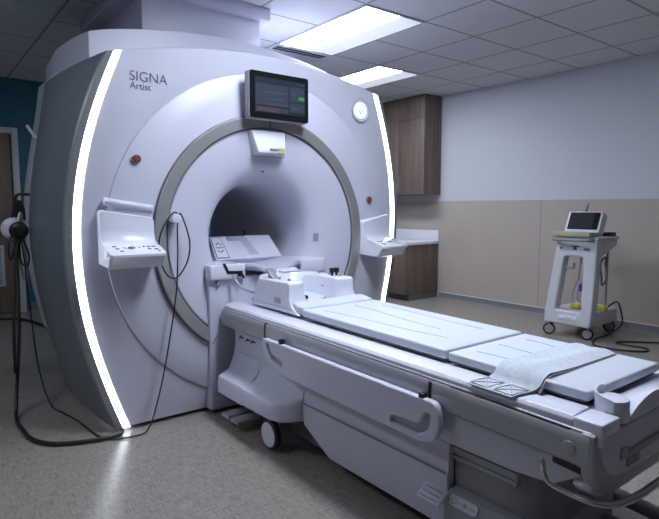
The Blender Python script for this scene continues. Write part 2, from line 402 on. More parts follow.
# glowing strips, silver edges, side panels
tilt = lambda z: -.045*(min(z, 2.25)-1.2)/.93 if z > .6 else .029*z/.6
for sg in (-1, 1):
    ztop = zt(w(2.13)); Z = [ZB-.007+(ztop-ZB+.01)*i/40 for i in range(41)]
    b = BM()
    loft(b, [[(CX+sg*(w(z)+du), y+tilt(z), z+dz*(i == 40)) for du, y, dz in ((-.043, 3.165, .008), (-.042, 3.151, .008), (-.004, 3.150, 0), (-.003, 3.165, 0))] for i, z in enumerate(Z)], True, True, True)
    out('light_strip', b, 'strip', mri)
    b = BM()
    loft(b, [[(CX+sg*(w(z)+du), y+tilt(z), z+dz*(i == 40)) for du, y, dz in ((-.003, 3.165, 0), (-.002, 3.152, 0), (.034, 3.158, -.006), (.043, 3.178, -.008), (.035, 3.2, -.008), (-.003, 3.2, 0))] for i, z in enumerate(Z)], True, True, True)
    out('edge_trim', b, 'silver', mri)
    b = BM(); rows = []
    Zp = [.02+(2.13-.02)*i/44 for i in range(45)]
    def side_pt(z, t, zmax_add=0):
        yb = 4.30 if z > .37 else 4.16+.14*z/.37
        y0 = 3.18+tilt(z); y = y0+(yb-y0)*t
        h = (w(z)+.042)*(1-t)+wb(z)*t+.022*math.sin(PI*t)
        return h, y
    for i, z in enumerate(Zp):
        row = []
        for k in range(15):
            t = k/14; h, y = side_pt(z, t)
            zz = z+(.03*t if i > 40 else .03*t*max(0, (z-1.6)/.6))
            row.append((CX+sg*h, y, zz))
        h, y = side_pt(z, 1); row.append((CX+sg*(h-.015), y+.01, zz)); row.append((CX+sg*(h-.12), y+.012, zz))
        rows.append(row)
    top = rows[-1]
    rows.append([(p[0]-sg*.012, p[1], p[2]+.008) for p in top]); rows.append([(p[0]-sg*.14, p[1], p[2]+.012) for p in top])
    loft(b, rows, closed=False); out('side_panel', b, 'side', mri, angle=40)
# rear cover
def rear_half(z): return wb(z)-.045
def rbound(th, k):
    c, s = math.cos(th), math.sin(th); lo, hi = .3, 2.6
    for _ in range(40):
        m = (lo+hi)/2; u, z = m*c, CZ+m*s
        if .33 < z < 2.36-.1*u*u and abs(u) < rear_half(z)*k: lo = m
        else: hi = m
    return lo
A2 = [2*PI*i/160 for i in range(160)]
def rl(k, y, add=0): 
    return [(CX+(rbound(a, k)+add)*math.cos(a), y, CZ+(rbound(a, k)+add)*math.sin(a)) for a in A2]
b = BM()
loft(b, [rl(.97, 4.27, -.25), rl(1, 4.27, -.012), rl(1, 4.285), rl(1, 4.6), rl(.99, 4.9), rl(.97, 5.02), rl(.93, 5.10), [(CX+.6*math.cos(a), 5.1, CZ+.6*math.sin(a)) for a in A2], [(CX+.48*math.cos(a), 4.96, CZ+.48*math.sin(a)) for a in A2]])
out('rear_cover', b, 'white', mri, angle=40)
b = BM(); box(b, CX-.80, CX+.80, 3.45, 4.95, 0, .36); out('plinth', b, 'darkgrey', mri, bevel=.02)
for sg in (-1, 1):
    b = BM(); cyl(b, (CX+sg*.93, 4.72, 0), (CX+sg*.93, 4.72, .025), .05); cyl(b, (CX+sg*.93, 4.72, .02), (CX+sg*.93, 4.72, .36), .018); out('support_foot', b, 'black', mri)
# hood
b = BM(); L = []
for y, hw, zc, zm, zb in ((3.634, .951, 2.376, 2.496, 2.05), (3.64, .955, 2.38, 2.50, 2.05), (3.95, .985, 2.40, 2.515, 2.05), (4.3, 1.0, 2.41, 2.525, 2.05), (4.75, .985, 2.37, 2.49, 2.05), (5.0, .93, 2.28, 2.40, 2.05)):
    pts = [(-hw, zb), (-hw, zc-.012), (-hw+.012, zc)]
    for i in range(1, 24):
        u = -hw+.012+(2*hw-.024)*i/24; pts.append((u, zm-(zm-zc)*(u/hw)**2))
    pts += [(hw-.012, zc), (hw, zc-.012), (hw, zb)]
    L.append([(CX+u, y, z) for u, z in pts])
loft(b, L, True, True, True); out('top_cover', b, 'white', mri, angle=28)
# pillar under the bore (bridge to the table)
bp = BM()
prism(bp, [(CX-.455, .02), (CX+.455, .02), (CX+.455, .945), (CX+.24, .945), (CX+.22, .86), (CX-.22, .86), (CX-.24, .945), (CX-.455, .945)], 'y', 3.078, 3.30)
pil = out('bridge_pillar', bp, 'white', mri, bevel=.012, seg=3)
for sg in (-1, 1):
    b = BM()
    x0, x1 = sorted((CX+sg*(.46 if sg < 0 else .42), CX+sg*.215)); box(b, x0, x1, 3.045, 3.12, .85, .945); hb = out('bridge_horn', b, 'whitegloss', mri, bevel=.012, seg=3)
    b = BM()
    zz = [(-.375, .95), (-.345, .885), (-.255, .88), (-.235, .85), (-.22, .85), (-.245, .897), (-.335, .905), (-.358, .95)]
    prism(b, [(CX-sg*u, z) for u, z in zz], 'y', 3.041, 3.05)
    if sg < 0: out('gap_line', b, 'black', hb)
    else: b.free()
    b = BM(); cyl(b, (CX+sg*.40, 3.085, .835), (CX+sg*.40, 3.055, .83), .012); out('latch_knob', b, 'greyplastic', mri)
# lettering and emblem on the front cover
yp = lambda x: 3.1405
def face_y(x, z):
    r = math.hypot(x-CX, z-CZ); rb = boundary(math.atan2(z-CZ, x-CX), .042)
    t = max(0, (r-RD-.003)/(rb-RD-.003)); return 3.132+.022*t**1.5+t*tilt(z)
words('name_lettering', 'SIGNA', .076, lambda u, v, q: (1.022+u*1.0, face_y(1.022+u, 2+v)-.002-q, 2.000+v), 'ink', mri)
words('name_lettering', 'Artist', .055, lambda u, v, q: (1.024+u*.95, face_y(1.024+u*.95, 1.955+v)-.002-q, 1.955+v), 'ink', mri)
ex, ez = 2.712, 2.012
ey = face_y(ex, ez)-.002
b = BM(); lathe_y(b, [(.085, ey+.006), (.084, ey-.004), (.079, ey-.008), (.070, ey-.004), (.066, ey)], ex, ez, 48); em = out('round_emblem', b, 'cream', mri)
b2 = BM()
b = BM(); cyl(b, (ex, ey+.004, ez), (ex, ey-.004, ez), .060, n=40); tube(b2, [(ex+.084*math.cos(2*PI*i/40), ey-.005, ez+.084*math.sin(2*PI*i/40)) for i in range(40)], .0022, 6, closed=True, smooth=False); out('emblem_rim', b2, 'midgrey', em)
out('emblem_face', b, 'emblem', em)
b = BM()
def arc(cx, cz, r, a0, a1, rr=.0022, n=10):
    tube(b, [(ex+cx+r*math.cos(math.radians(a0+(a1-a0)*i/n)), ey-.0045, ez+cz+r*math.sin(math.radians(a0+(a1-a0)*i/n))) for i in range(n+1)], rr, 6, smooth=False)
arc(-.008, .012, .012, 20, 330); arc(.014, .010, .011, -150, 160); arc(-.016, -.018, .012, 60, 400); arc(.016, -.018, .014, -60, 270); arc(.004, .0, .02, 200, 300)
for a in range(0, 360, 45):
    if a == 270: continue
    arc(.048*math.cos(math.radians(a)), .048*math.sin(math.radians(a)), .005, a-80, a+120, .0018, 5)
for dx in (-.014, .006): tube(b, [(ex+dx, ey-.0045, ez-.047), (ex+dx+.01, ey-.0045, ez-.047)], .003, 6, smooth=False)
out('emblem_monogram', b, 'greyink', em)
b = BM(); cyl(b, (ex-.004, ey+.002, ez+.118), (ex-.004, ey-.006, ez+.118), .013, n=20); out('sensor_window', b, 'midgrey', mri)
for x, z in ((1.043, 1.568), (2.79, 1.355)):
    b = BM(); lathe_y(b, [(.026, 3.125), (.026, 3.098), (.020, 3.095)], x, z, 32); rb = out('emergency_button', b, 'midgrey', mri)
    b = BM(); cyl(b, (x, 3.12, z), (x, 3.093, z), .021, n=32); out('button_cap', b, 'red', rb)
    b = BM(); tube(b, [(x+.009*math.cos(k*.6), 3.0925, z+.009*math.sin(k*.6)) for k in range(11)], .0015, 5, smooth=False); tube(b, [(x-.006, 3.0925, z), (x+.006, 3.0925, z)], .0015, 5, smooth=False); out('button_mark', b, 'midgrey', rb)
# control panels that stick out each side of the bore
def console(sg):
    px, py = CX+sg*(.930 if sg < 0 else .945), 3.115
    an = math.radians(12 if sg > 0 else 0)
    z0 = 0 if sg < 0 else -.04
    def pl(x, y, z):   # local: x across, y toward viewer negative
        c, s = math.cos(an), math.sin(an)
        return (px+(x*c-y*s), py+(x*s+y*c), z+z0+sg*.16*x*max(0, min(1, (z-1.11)/.14)))
    H = .148 if sg < 0 else .162
    prof = [(.05, 1.262), (-.02, 1.262), (-.03, 1.256), (-.034, 1.17), (-.042, 1.125), (-.06, 1.105), (-.09, 1.094), (-.205, 1.056), (-.218, 1.049), (-.217, 1.036), (-.20, 1.030), (-.168, .978), (-.15, .970), (.05, .985)]
    b = BM(); L = []
    for x, k in ((-H, .93), (-H+.012, 1), (H-.012, 1), (H, .93)):
        cz = 1.08; L.append([pl(x, y*(k if y < 0 else 1), cz+(z-cz)*(k if k < 1 else 1)) for y, z in prof])
    loft(b, L, True, True, True); con = out('control_panel', b, 'whitegloss', mri, angle=40)
    b = BM()
    if sg < 0:
        cyl(b, pl(-.118, -.006, 1.312), pl(.150, -.006, 1.312), .022, n=20); out('panel_roll', b, 'white', con, bevel=.006)
    yz = lambda y: 1.094+(y+.09)*(1.056-1.094)/(-.205+.09)
    spots = [(-.115, -.125, 'd'), (-.105, -.16, 'd'), (-.09, -.20, 'd'), (-.06, -.15, 's'), (-.02, -.155, 'k'), (.03, -.15, 's'), (.06, -.14, 's'), (.085, -.18, 'd'), (.09, -.145, 'd'), (.12, -.145, 'd'), (.125, -.185, 'd'), (.135, -.215, 's')]
    for x, y, k in spots:
        x *= .88; y *= .86
        r = {'d': .011, 's': .008, 'k': .02}[k]
        z = yz(y); b = BM(); cyl(b, pl(x*sg*-1, y, z-.002), pl(x*sg*-1, y-.0003, z+(.006 if k == 'k' else .003)), r, n=16)
        bt = out('button', b, {'d': 'midgrey', 's': 'greyplastic', 'k': 'greyplastic'}[k], con)
        if k == 'k':
            b = BM(); cyl(b, pl(x*sg*-1, y, z+.005), pl(x*sg*-1, y, z+.0085), .010, n=12); out('button_centre', b, 'sticker', bt)
console(-1); console(1)
# display above the bore
dx, dz, dw, dh = 1.927, 1.993, .222, .146
b = BM(); prism(b, rounded([(dx-dw, dz-dh), (dx+dw, dz-dh), (dx+dw, dz+dh), (dx-dw, dz+dh)], .018), 'y', 2.995, 3.05); dsp = out('display', b, 'greyplastic', mri, bevel=.004, angle=40)
b = BM(); prism(b, rounded([(dx-dw+.004, dz-dh+.004), (dx+dw-.004, dz-dh+.004), (dx+dw-.004, dz+dh-.004), (dx-dw+.004, dz+dh-.004)], .016), 'y', 2.988, 2.998); out('bezel', b, 'blackgloss', dsp, angle=40)
b = BM(); box(b, dx-.185, dx+.19, 2.9862, 2.9885, dz-.105, dz+.108); scr = out('screen', b, 'screen', dsp)
def ui(name, m, rects):
    b = BM()
    for x0, x1, z0, z1, l in rects: box(b, dx+x0, dx+x1, 2.9862-.0004*l, 2.9866-.0004*l, dz+z0, dz+z1)
    out(name, b, m, dsp)
ui('screen_panes', 'ui', [(-.18, .06, -.06, .07, 1), (.07, .185, -.02, .075, 1), (.07, .185, -.085, -.028, 1), (-.18, .06, -.10, -.07, 1)])
ui('screen_text', 'uitext', [(-.16, -.15, .05-.022*i, .056-.022*i, 2) for i in range(4)]+[(-.11, .04, .018, .028, 2), (-.11, .035, -.022, -.012, 2), (-.18, .06, -.052, -.046, 2), (.09, .11, .02, .05, 2), (.08, .135, -.07, -.05, 2), (.12, .15, .09, .096, 2), (.155, .18, .09, .096, 2)])
ui('screen_notice', 'uired', [(-.175, .0-.02*(i % 2), -.078-.009*i, -.074-.009*i, 2) for i in range(3)])
ui('screen_tab', 'uigreen', [(.14, .185, -.004, .016, 2)])
b = BM(); box(b, dx-.09, dx+.09, 3.04, 3.14, dz-.09, dz+.09); out('display_mount', b, 'white', mri, bevel=.012)
# camera unit under the ring
t0, t1, z1, z0 = -.142, .118, 1.812, 1.64
b = BM()
loft(b, [[(CX-.155, 3.12, 1.79), (CX+.125, 3.12, 1.79), (CX+.105, 3.12, z0-.005), (CX-.125, 3.12, z0-.005)],
         [(CX-.140, 3.075, 1.79), (CX+.112, 3.075, 1.79), (CX+.092, 3.035, z0+.004), (CX-.112, 3.035, z0+.004)]], True, True, True)
cam_u = out('intercom_unit', b, 'whitegloss', mri, bevel=.008, seg=3)
b = BM(); box(b, CX+.035, CX+.078, 3.030, 3.036, 1.648, 1.678); out('sticker', b, 'sticker', cam_u)
b = BM(); box(b, CX-.03, CX+.03, 3.031, 3.037, 1.662, 1.674); out('vent_slot', b, 'midgrey', cam_u)
b = BM()
tube(b, [(CX-.16, 3.094, 1.80), (CX-.133, 3.094, 1.625), (CX+.112, 3.096, 1.628), (CX+.13, 3.094, 1.80)], .0025, 6, smooth=False); out('seam', b, 'darkgrey', cam_u)
b = BM(); cyl(b, (CX-.04, 3.13, 1.53), (CX-.04, 3.102, 1.53), .005, n=10); out('pin_hole', b, 'black', mri)
# hook for the call cable
hx, hz = 1.24, 1.235
b = BM(); cyl(b, (hx, 3.12, hz), (hx, 3.03, hz), .030, .027, n=24); out('cable_hook', b, 'whitegloss', mri, bevel=.006)
# details in the bore wall
b = BM(); lathe_y(b, [(.440, 3.160), (.439, 3.148), (.418, 3.162), (.410, 3.170), (.411, 3.177)], CX, CZ, 8, -.11, .03); out('bore_vent', b, 'greyplastic', mri)
b = BM(); box(b, CX+.343, CX+.352, 4.06, 4.085, 1.07, 1.11); out('bore_marker', b, 'red', mri, bevel=.004)
# white bracket on the scanner's rear left side
b = BM(); tube(b, [(.755, 4.62, 1.90), (.78, 4.60, 1.85), (.815, 4.58, 1.81), (.835, 4.56, 1.86), (.86, 4.5, 1.93)], .012); out('strap_hook', b, 'whitegloss', mri)
b = BM(); tube(b, [(.78, 4.5, 1.385), (.68, 4.42, 1.39), (.625, 4.35, 1.38), (.605, 4.30, 1.33)], .010); out('cable_bracket', b, 'black', mri)

# tray inside the bore with an inclined rest (sits on the bridge)
tr = thing('cradle_tray', 'white dished tray with inclined recessed rest, just inside the scanner bore', 'tray', (CX, 3.25, .86))
b = BM(); L = []
for y, hw, dip in ((3.02, .16, .055), (3.06, .24, .05), (3.15, .262, .045), (3.40, .262, .035)):
    n = 12; up = [(CX-hw+2*hw*i/n, y, .945-dip*(1-abs(2*i/n-1)**2)) for i in range(n+1)]
    dn = [(CX+hw-2*hw*i/n, y, .920-dip*(1-abs(2*i/n-1)**2)) for i in range(n+1)]
    L.append(up+dn)
loft(b, L, True, True, True); out('dish', b, 'white', tr, bevel=.004)
def rest_pt(u, t, d):   # u across, t up the slope, d depth into it
    hw = .262-.02*t
    y = 3.36+.15*t+d*.7; z = .942+.150*t-d*.7
    return (CX+.0+u*hw, y, z)
b = BM()
us = [-1, -.62, -.52, .12, .35, 1]
loft(b, [[rest_pt(u, t, d) for u, t, d in ((-1, 0, 0), (1, 0, 0), (1, 1, 0), (-1, 1, 0))], [rest_pt(u, t, d) for u, t, d in ((-1, 0, .05), (1, 0, .05), (1, 1, .05), (-1, 1, .05))]], True, False, True)
# front with recess
o = [(-1, 0, 0), (1, 0, 0), (1, 1, 0), (-1, 1, 0)]; r1 = [(-.42, .14, 0), (.36, .14, 0), (.16, 1, 0), (-.5, 1, 0)]; r2 = [(-.35, .24, .09), (.0, .24, .09), (.0, .97, .09), (-.40, .97, .09)]
P = lambda q: [rest_pt(*x) for x in q]
loft(b, [P(o), P(r1), P(r2)], True, False, True)
rst = out('inclined_rest', b, 'white', tr)
b = BM(); loft(b, [P([(-.97, .06, -.001), (-.60, .06, -.001), (-.66, .95, -.001), (-.98, .95, -.001)]), P([(-.97, .06, -.003), (-.60, .06, -.003), (-.66, .95, -.003), (-.98, .95, -.003)])], True, True, True); pl_ = out('key_plate_edge', b, 'ink', rst)
b = BM(); loft(b, [P([(-.95, .09, -.003), (-.625, .09, -.003), (-.68, .92, -.003), (-.955, .92, -.003)]), P([(-.95, .09, -.0045), (-.625, .09, -.0045), (-.68, .92, -.0045), (-.955, .92, -.0045)])], True, True, True); out('key_plate', b, 'white', rst)
b = BM()
for k in range(8):
    a = k*PI/4; c0 = rest_pt(-.80+.085*math.cos(a), .50+.2*math.sin(a), -.0045); c1 = rest_pt(-.80+.085*math.cos(a), .50+.2*math.sin(a), -.007); cyl(b, c0, c1, .008, n=10)
cyl(b, rest_pt(-.8, .5, -.0045), rest_pt(-.8, .5, -.007), .009, n=10); out('key_ring', b, 'midgrey', rst)
for u in (-.16, .05):
    b = BM(); cyl(b, (CX+u-.1, 3.035, .868), (CX+u-.1, 3.035, .90), .016, n=14); out('latch', b, 'black', tr)

# ------------------------------------------------------------------ patient table
T = thing('patient_table', 'long white wheeled patient table docked at the scanner bore', 'table', (CX, 1.85, 0))
XL = 1.52; HW = CX-XL
YF, YH = .735, 3.05
def mirror(pts): return pts+[(2*CX-x, z) for x, z in reversed(pts)]
# cradle top
b = BM()
prism(b, mirror([(1.56, .645), (1.541, .672), (1.541, .689), (1.552, .701), (1.60, .706), (1.640, .7075), (1.655, .700)]), 'y', .80, YH); out('cradle_top', b, 'whitegloss', T, bevel=.003, angle=40)
# side rails
for sg in (-1, 1):
    X = lambda x: x if sg < 0 else 2*CX-x
    prof = [(1.585, .57), (1.535, .562), (1.522, .575), (1.517, .62), (1.520, .660), (1.525, .668), (1.527, .664), (1.531, .666), (1.531, .673), (1.535, .676), (1.536, .671), (1.5395, .671), (1.5405, .66), (1.585, .66)]
    b = BM(); loft(b, [[(X(x), y, z-(.004 if y < 1 else 0)) for x, z in prof] for y in (YF, .76, 1.2, 2.0, YH-.02, YH)], True, True, True)
    rl_ = out('side_rail', b, 'railgrey', T, angle=30)
    for y in (2.53, 1.34):
        b = BM(); loft(b, [[(X(x), yy, z) for x, z in ((1.54, .558), (1.521, .565), (1.5155, .62), (1.5185, .662), (1.535, .672))] for yy in (y-.008, y+.008)], True, True, True); out('rail_joint', b, 'black', rl_)
    b = BM(); cyl(b, (X(1.53), .795, .612), (X(1.514), .795, .612), .022, n=24); out('round_cap', b, 'railgrey', rl_, bevel=.003)
    b = BM(); box(b, *sorted((X(1.5245), X(1.530))), .80, 1.25, .664, .6695); out('rail_slot', b, 'black', rl_)
# carriage below
b = BM()
loft(b, [[(CX-HW+.03+dx, y, .57) for dx, y in ()]] if False else [[(1.548, y0, z), (2*CX-1.548, y0, z), (2*CX-1.548, 2.9, z), (1.548, 2.9, z)] for y0, z in ((.76, .60), (.75, .53), (.86, .44), (1.0, .425))], True, True, True)
car = out('carriage', b, 'cream', T, bevel=.012, angle=40)
b = BM(); prism(b, rounded([(.74, .545), (.86, .555), (.86, .53), (.74, .52)], .008), 'x', 1.5465, 1.56); out('slot', b, 'black', car)
# bellows
b = BM()
for i in range(5): box(b, 1.575+.006*(i % 2), 2*CX-1.575-.006*(i % 2), 1.0, 2.15, .36+i*.016, .374+i*.016)
box(b, 1.60, 2*CX-1.6, 1.05, 2.1, .35, .44); out('bellows', b, 'greyplastic', T)
# white skirts
prof = [(1.60, .075), (1.565, .08), (1.556, .19), (1.548, .30), (1.556, .305), (1.560, .42), (1.58, .43)]
for sg in (-1, 1):
    X = lambda x: x if sg < 0 else 2*CX-x
    b = BM(); L = []
    def yend(z): return 2.215 if z > .185 else 2.215-(.185-z)*1.9
    for t in (0, .5, 1): L.append([(X(x), 1.275+(yend(z)-1.275)*t, z) for x, z in prof])
    loft(b, L, True, True, True); sk = out('skirt_panel', b, 'cream', T, angle=25)
    b = BM(); box(b, *sorted((X(1.5445), X(1.56))), 1.28, 2.21, .3, .3045); out('panel_seam', b, 'midgrey', sk)
b = BM(); box(b, 1.60, 2*CX-1.60, 1.20, 2.4, .08, .60); out('inner_frame', b, 'darkgrey', T)
# docking shoulder at the scanner end
for sg in (-1, 1):
    X = lambda x: x if sg < 0 else 2*CX-x
    b = BM(); L = []
    for y, e in ((2.215, 1.552), (2.22, 1.535), (2.26, 1.48), (2.31, 1.448), (2.38, 1.435), (2.66, 1.43)):
        k = (e-1.43)/(1.56-1.43)
        L.append([(X(x), y, z) for x, z in ((1.66, .19), (e+.02, .185+.03*k), (e+.002, .195+.03*k), (e, .27+.03*k), (e+.008, .284+.03*k), (max(e+.02, 1.525), .315+.025*k), (1.551, .345), (1.561, .40), (1.562, .56), (1.66, .56))])
    loft(b, L, True, True, True); out('dock_shoulder', b, 'cream', T, angle=35)
    b = BM(); L = []
    for y, zz in ((2.666, .345), (2.955, .40)):
        L.append([(X(x), y, z) for x, z in ((1.66, .18), (1.45, .175), (1.44, .185), (1.44, .268), (1.448, .283), (1.515, .315), (1.55, zz), (1.563, zz+.06), (1.563, .56), (1.66, .56))])
    loft(b, L, True, True, True); out('dock_cover', b, 'white', T, angle=35)
# side guards with hand slots
go = rounded([(2.50, .598), (1.28, .606), (1.255, .53), (1.285, .44), (1.36, .42), (2.28, .436), (2.44, .47), (2.515, .545)], [.02, .03, .04, .06, .05, .05, .06, .05])
h1 = rounded([(2.465, .575), (2.44, .58), (2.405, .525), (2.31, .515), (2.305, .478), (2.41, .498)], .012)
h2 = rounded([(1.305, .555), (1.335, .555), (1.36, .495), (1.51, .484), (1.515, .45), (1.37, .448), (1.315, .485)], .012)
for sg in (-1, 1):
    cut_shape('side_guard', go, [h1, h2], .03, .006, lambda u, v, q: (1.497+q if sg < 0 else 2*CX-1.497+q, u, v), 'white', T)
for sg in (-1, 1):
    for y in (2.33, 1.355):
        b = BM(); xx = 1.497 if sg < 0 else 2*CX-1.497; box(b, xx-.012, xx+.012, y-.012, y+.012, .598, .622); out('guard_hinge', b, 'black', T, bevel=.002)
# casters
def caster(x, y, sg):
    b = BM(); cyl(b, (x-.016, y, .083), (x+.016, y, .083), .083, n=36); wh = out('caster', b, 'black', T, bevel=.008, seg=3)
    b = BM(); cyl(b, (x+sg*.018, y, .083), (x+sg*.021, y, .083), .066, n=32); out('hub', b, 'white', wh)
    b = BM(); box(b, *sorted((x-sg*.018, x-sg*.035)), y-.045, y+.03, .04, .20); box(b, x-.02, x+.02, y-.03, y+.02, .168, .215); out('caster_fork', b, 'greyplastic', wh, bevel=.006)
caster(1.49, 2.43, -1); caster(2*CX-1.49, 2.43, 1)
# pedals by the scanner end
for y, x in ((2.86, 1.46), (2.75, 1.46)):
    b = BM(); box(b, x-.03, x+.17, y-.045, y+.045, .05, .075); box(b, x+.12, x+.2, y-.02, y+.02, .06, .19); out('dock_pedal', b, 'greyplastic', T, bevel=.012)
# grey rear base
b = BM(); prism(b, rounded([(1.585, .90), (2*CX-1.585, .95), (2*CX-1.585, 1.27), (1.585, 1.27)], [.2, .2, .01, .01], 8), 'z', .20, .40); out('base_column', b, 'midgrey', T, bevel=.01)
b = BM()
L = []
for z, e in ((.03, 0), (.20, .0), (.245, .025), (.255, .05)):
    L.append([(x, y, z) for x, y in rounded([(1.53+e, .90+e), (2*CX-1.53-e, .95+e), (2*CX-1.53-e, 1.285-e*.3), (1.53+e, 1.285-e*.3)], [.2, .2, .03, .03], 8)])
loft(b, L, True, True, True); out('base_foot', b, 'greyplastic', T, angle=35)
# label on the base foot
def lab(u, v, q): return (1.565+v*.9+.0, 1.235-u, .2545+q)
def labp(u, v): return (1.543+v, 1.235-u)
b = BM(); Lb = []
pr = rounded([(0, 0), (.125, 0), (.125, .038), (0, .038)], .016)
def labw(u, v, q): return (1.531+v*.5+(-q), 1.25-u, .205+v*.87+q*.5)
loft(b, [[labw(u, v, q) for u, v in pr] for q in (.001, .005)], True, True, True); lp = out('label_plate', b, 'white', T)
b = BM()
for i in range(12): 
    a0 = 2*PI*i/12; a1 = 2*PI*(i+1)/12
    tube(b, [labw(.022+.011*math.cos(a), .019+.011*math.sin(a), .0055) for a in (a0, a1)], .0012, 5, smooth=False)
tube(b, [labw(.04, .019, .0055), labw(.052, .019, .0055)], .0015, 5, smooth=False)
tube(b, [labw(.058, .019, .0055), labw(.084, .019, .0055)], .002, 5, smooth=False); tube(b, [labw(.071, .009, .0055), labw(.071, .029, .0055)], .002, 5, smooth=False)
for u in (.09, .1, .11): tube(b, [labw(u, .016, .0055), labw(u+.005, .022, .0055)], .0015, 5, smooth=False)
out('label_marks', b, 'greyink', lp)
# ribbed pedal
b = BM(); L = []
pp = [(1.345, .205), (1.285, .245), (1.245, .243), (1.30, .200)]
b = BM(); loft(b, [[(1.475, 1.36, .205), (1.475, 1.25, .205), (1.535, 1.25, .245), (1.535, 1.36, .245)], [(1.47, 1.36, .213), (1.47, 1.25, .213), (1.53, 1.25, .253), (1.53, 1.36, .253)]], True, True, True); pe = out('foot_pedal', b, 'white', T, bevel=.004)
b = BM()
for i in range(3): x = 1.48+.017*i; z = .2205+.0113*i; tube(b, [(x, 1.345, z), (x, 1.265, z)], .0025, 6, smooth=False)
out('pedal_grip', b, 'greyplastic', pe)
# legs
for x in (2.08, 2.30):
    b = BM(); tube(b, [(x-.02, 1.25, .10), (x, .95, .09), (x+.02, .68, .05)], .03, 12); out('leg', b, 'midgrey', T)
# foot end
arch = lambda x: .728-1.5*(x-CX)**2
xs = [1.655+(2*CX-2*1.655)*i/24 for i in range(25)]
b = BM(); L = []
for y, k in ((.715, 1), (.73, .9), (.755, .45), (.80, .0)):
    up = [(x, y, (arch(x) if k == 1 else arch(x)*k+(1-k)*.705)) for x in xs]
    L.append([(1.655, y, .56)]+up+[(2*CX-1.655, y, .56)])
loft(b, L, True, True, True); out('foot_board', b, 'whitegloss', T, angle=40)
for xa, xb in ((1.543, 1.653), (2*CX-1.653, 2*CX-1.543)):
    b = BM(); box(b, xa, xb, .709, .80, .63, .701); out('cradle_corner', b, 'whitegloss', T, bevel=.006, seg=3)
ec = mirror([(1.522, .668), (1.519, .60), (1.535, .53), (1.57, .475), (1.62, .448), (1.70, .435)])
b = BM(); prism(b, ec, 'y', .722, .765); cap = out('end_cap', b, 'railgrey', T, bevel=.008, angle=40)
ei = mirror([(1.55, .665), (1.556, .60), (1.585, .545), (1.64, .512), (1.72, .50)])
b = BM(); prism(b, ei, 'y', .708, .725); out('end_inlay', b, 'white', cap, bevel=.006, angle=40)
b = BM(); box(b, 1.70, 1.78, .702, .71, .53, .565); out('end_notch', b, 'midgrey', cap)
b = BM(); box(b, 1.66, 1.70, .702, .71, .565, .60); box(b, 1.70, 2*CX-1.70, .7005, .71, .565, .585); out('notch_line', b, 'greyplastic', cap)  # plain grey strips above and beside the end notch
lo = mirror([(1.555, .475), (1.585, .44), (1.66, .425), (1.75, .42)])
b = BM(); prism(b, lo+[(2*CX-1.6, .53), (1.6, .53)], 'y', .74, .80); out('lower_lip', b, 'white', T, bevel=.006)
# push handle
hp = [(1.575, .90, .55), (1.558, .895, .52), (1.555, .888, .47), (1.558, .865, .44), (1.562, .80, .43), (1.566, .74, .43), (1.60, .695, .43), (1.70, .674, .43), (1.82, .670, .43)]
hp = hp+[(2*CX-x, y, z) for x, y, z in reversed(hp)]
b = BM(); tube(b, hp, .0135, 12, k=6); out('push_handle', b, 'chrome', T)
# round holder on the foot board
hx, hy = 1.70, .758
b = BM(); cyl(b, (hx, hy, .67), (hx, hy, .738), .050, .049, n=40); hd = out('round_holder', b, 'whitegloss', T, bevel=.004)
b = BM()
L = []
for i in range(13):
    a = math.radians(60+150*i/12); h = .026*(1-i/12)**.7+.0005
    L.append([(hx+r*math.cos(a), hy+r*math.sin(a), z) for r, z in ((.050, .68), (.0515, .738+h), (.045, .738+h), (.044, .70))])
loft(b, L, True, True, True); out('holder_lip', b, 'whitegloss', hd)
# small wires at the docking end
for y in (2.86, 2.78, 2.72):
    b = BM(); tube(b, [(1.555, y, .535), (1.535, y-.01, .52), (1.53, y-.025, .53), (1.545, y-.04, .525)], .004, 6); out('dock_wire', b, 'black', T)

# ------------------------------------------------------------------ pads, coil, strap on the table
def pad(name, y0, y1, z1, label, x0=1.645, x1=2.169, seams=(), wedge=0, zl=.7085):
    b = BM(); box(b, x0, x1, y0, y1, zl+.010, z1)
    bmesh.ops.subdivide_edges(b, edges=b.edges[:], cuts=3, use_grid_fill=True)
    for v in b.verts:
        if v.co.z > zl+.02 and wedge: v.co.z += wedge*max(0, (v.co.y-y0)/(y1-y0))
    o = out(name, b, 'pad', None, bevel=.02, seg=4, angle=60)
    tag(o, label, 'pad')
    b = BM(); box(b, x0+.012, x1-.012, y0+.012, y1-.012, zl, zl+.02); out('pad_shadow_gap', b, 'darkgrey', o)  # dark inset slab standing in for the shade in the gap below
    for k, (ys, xa, xb, wob) in enumerate(seams):
        b = BM(); tube(b, [(xa+(xb-xa)*i/8+wob*math.sin(i*.8), ys[0]+(ys[1]-ys[0])*i/8, z1+.0005) for i in range(9)], .0016, 6)
        s = out('seam', b, 'seam', o)
    return o
pad('shoulder_pad', 2.365, 2.478, .762, 'short sloped pale pad at the head end against the head coil', wedge=.014, x0=1.660)
pad('long_mattress', 1.372, 2.358, .757, 'longest pale blue mattress in the middle of the patient table', seams=[((2.25, 1.5), 1.72, 1.80, .006), ((2.28, 1.62), 1.95, 1.90, .006), ((2.2, 1.5), 2.08, 2.06, .004)])
pad('foot_mattress', .805, 1.362, .752, 'shorter mattress at the foot end under the woven strap', seams=[((1.30, 1.06), 1.74, 1.76, .004), ((1.31, 1.15), 1.90, 1.90, .004), ((1.29, 1.1), 2.07, 2.06, .003)])
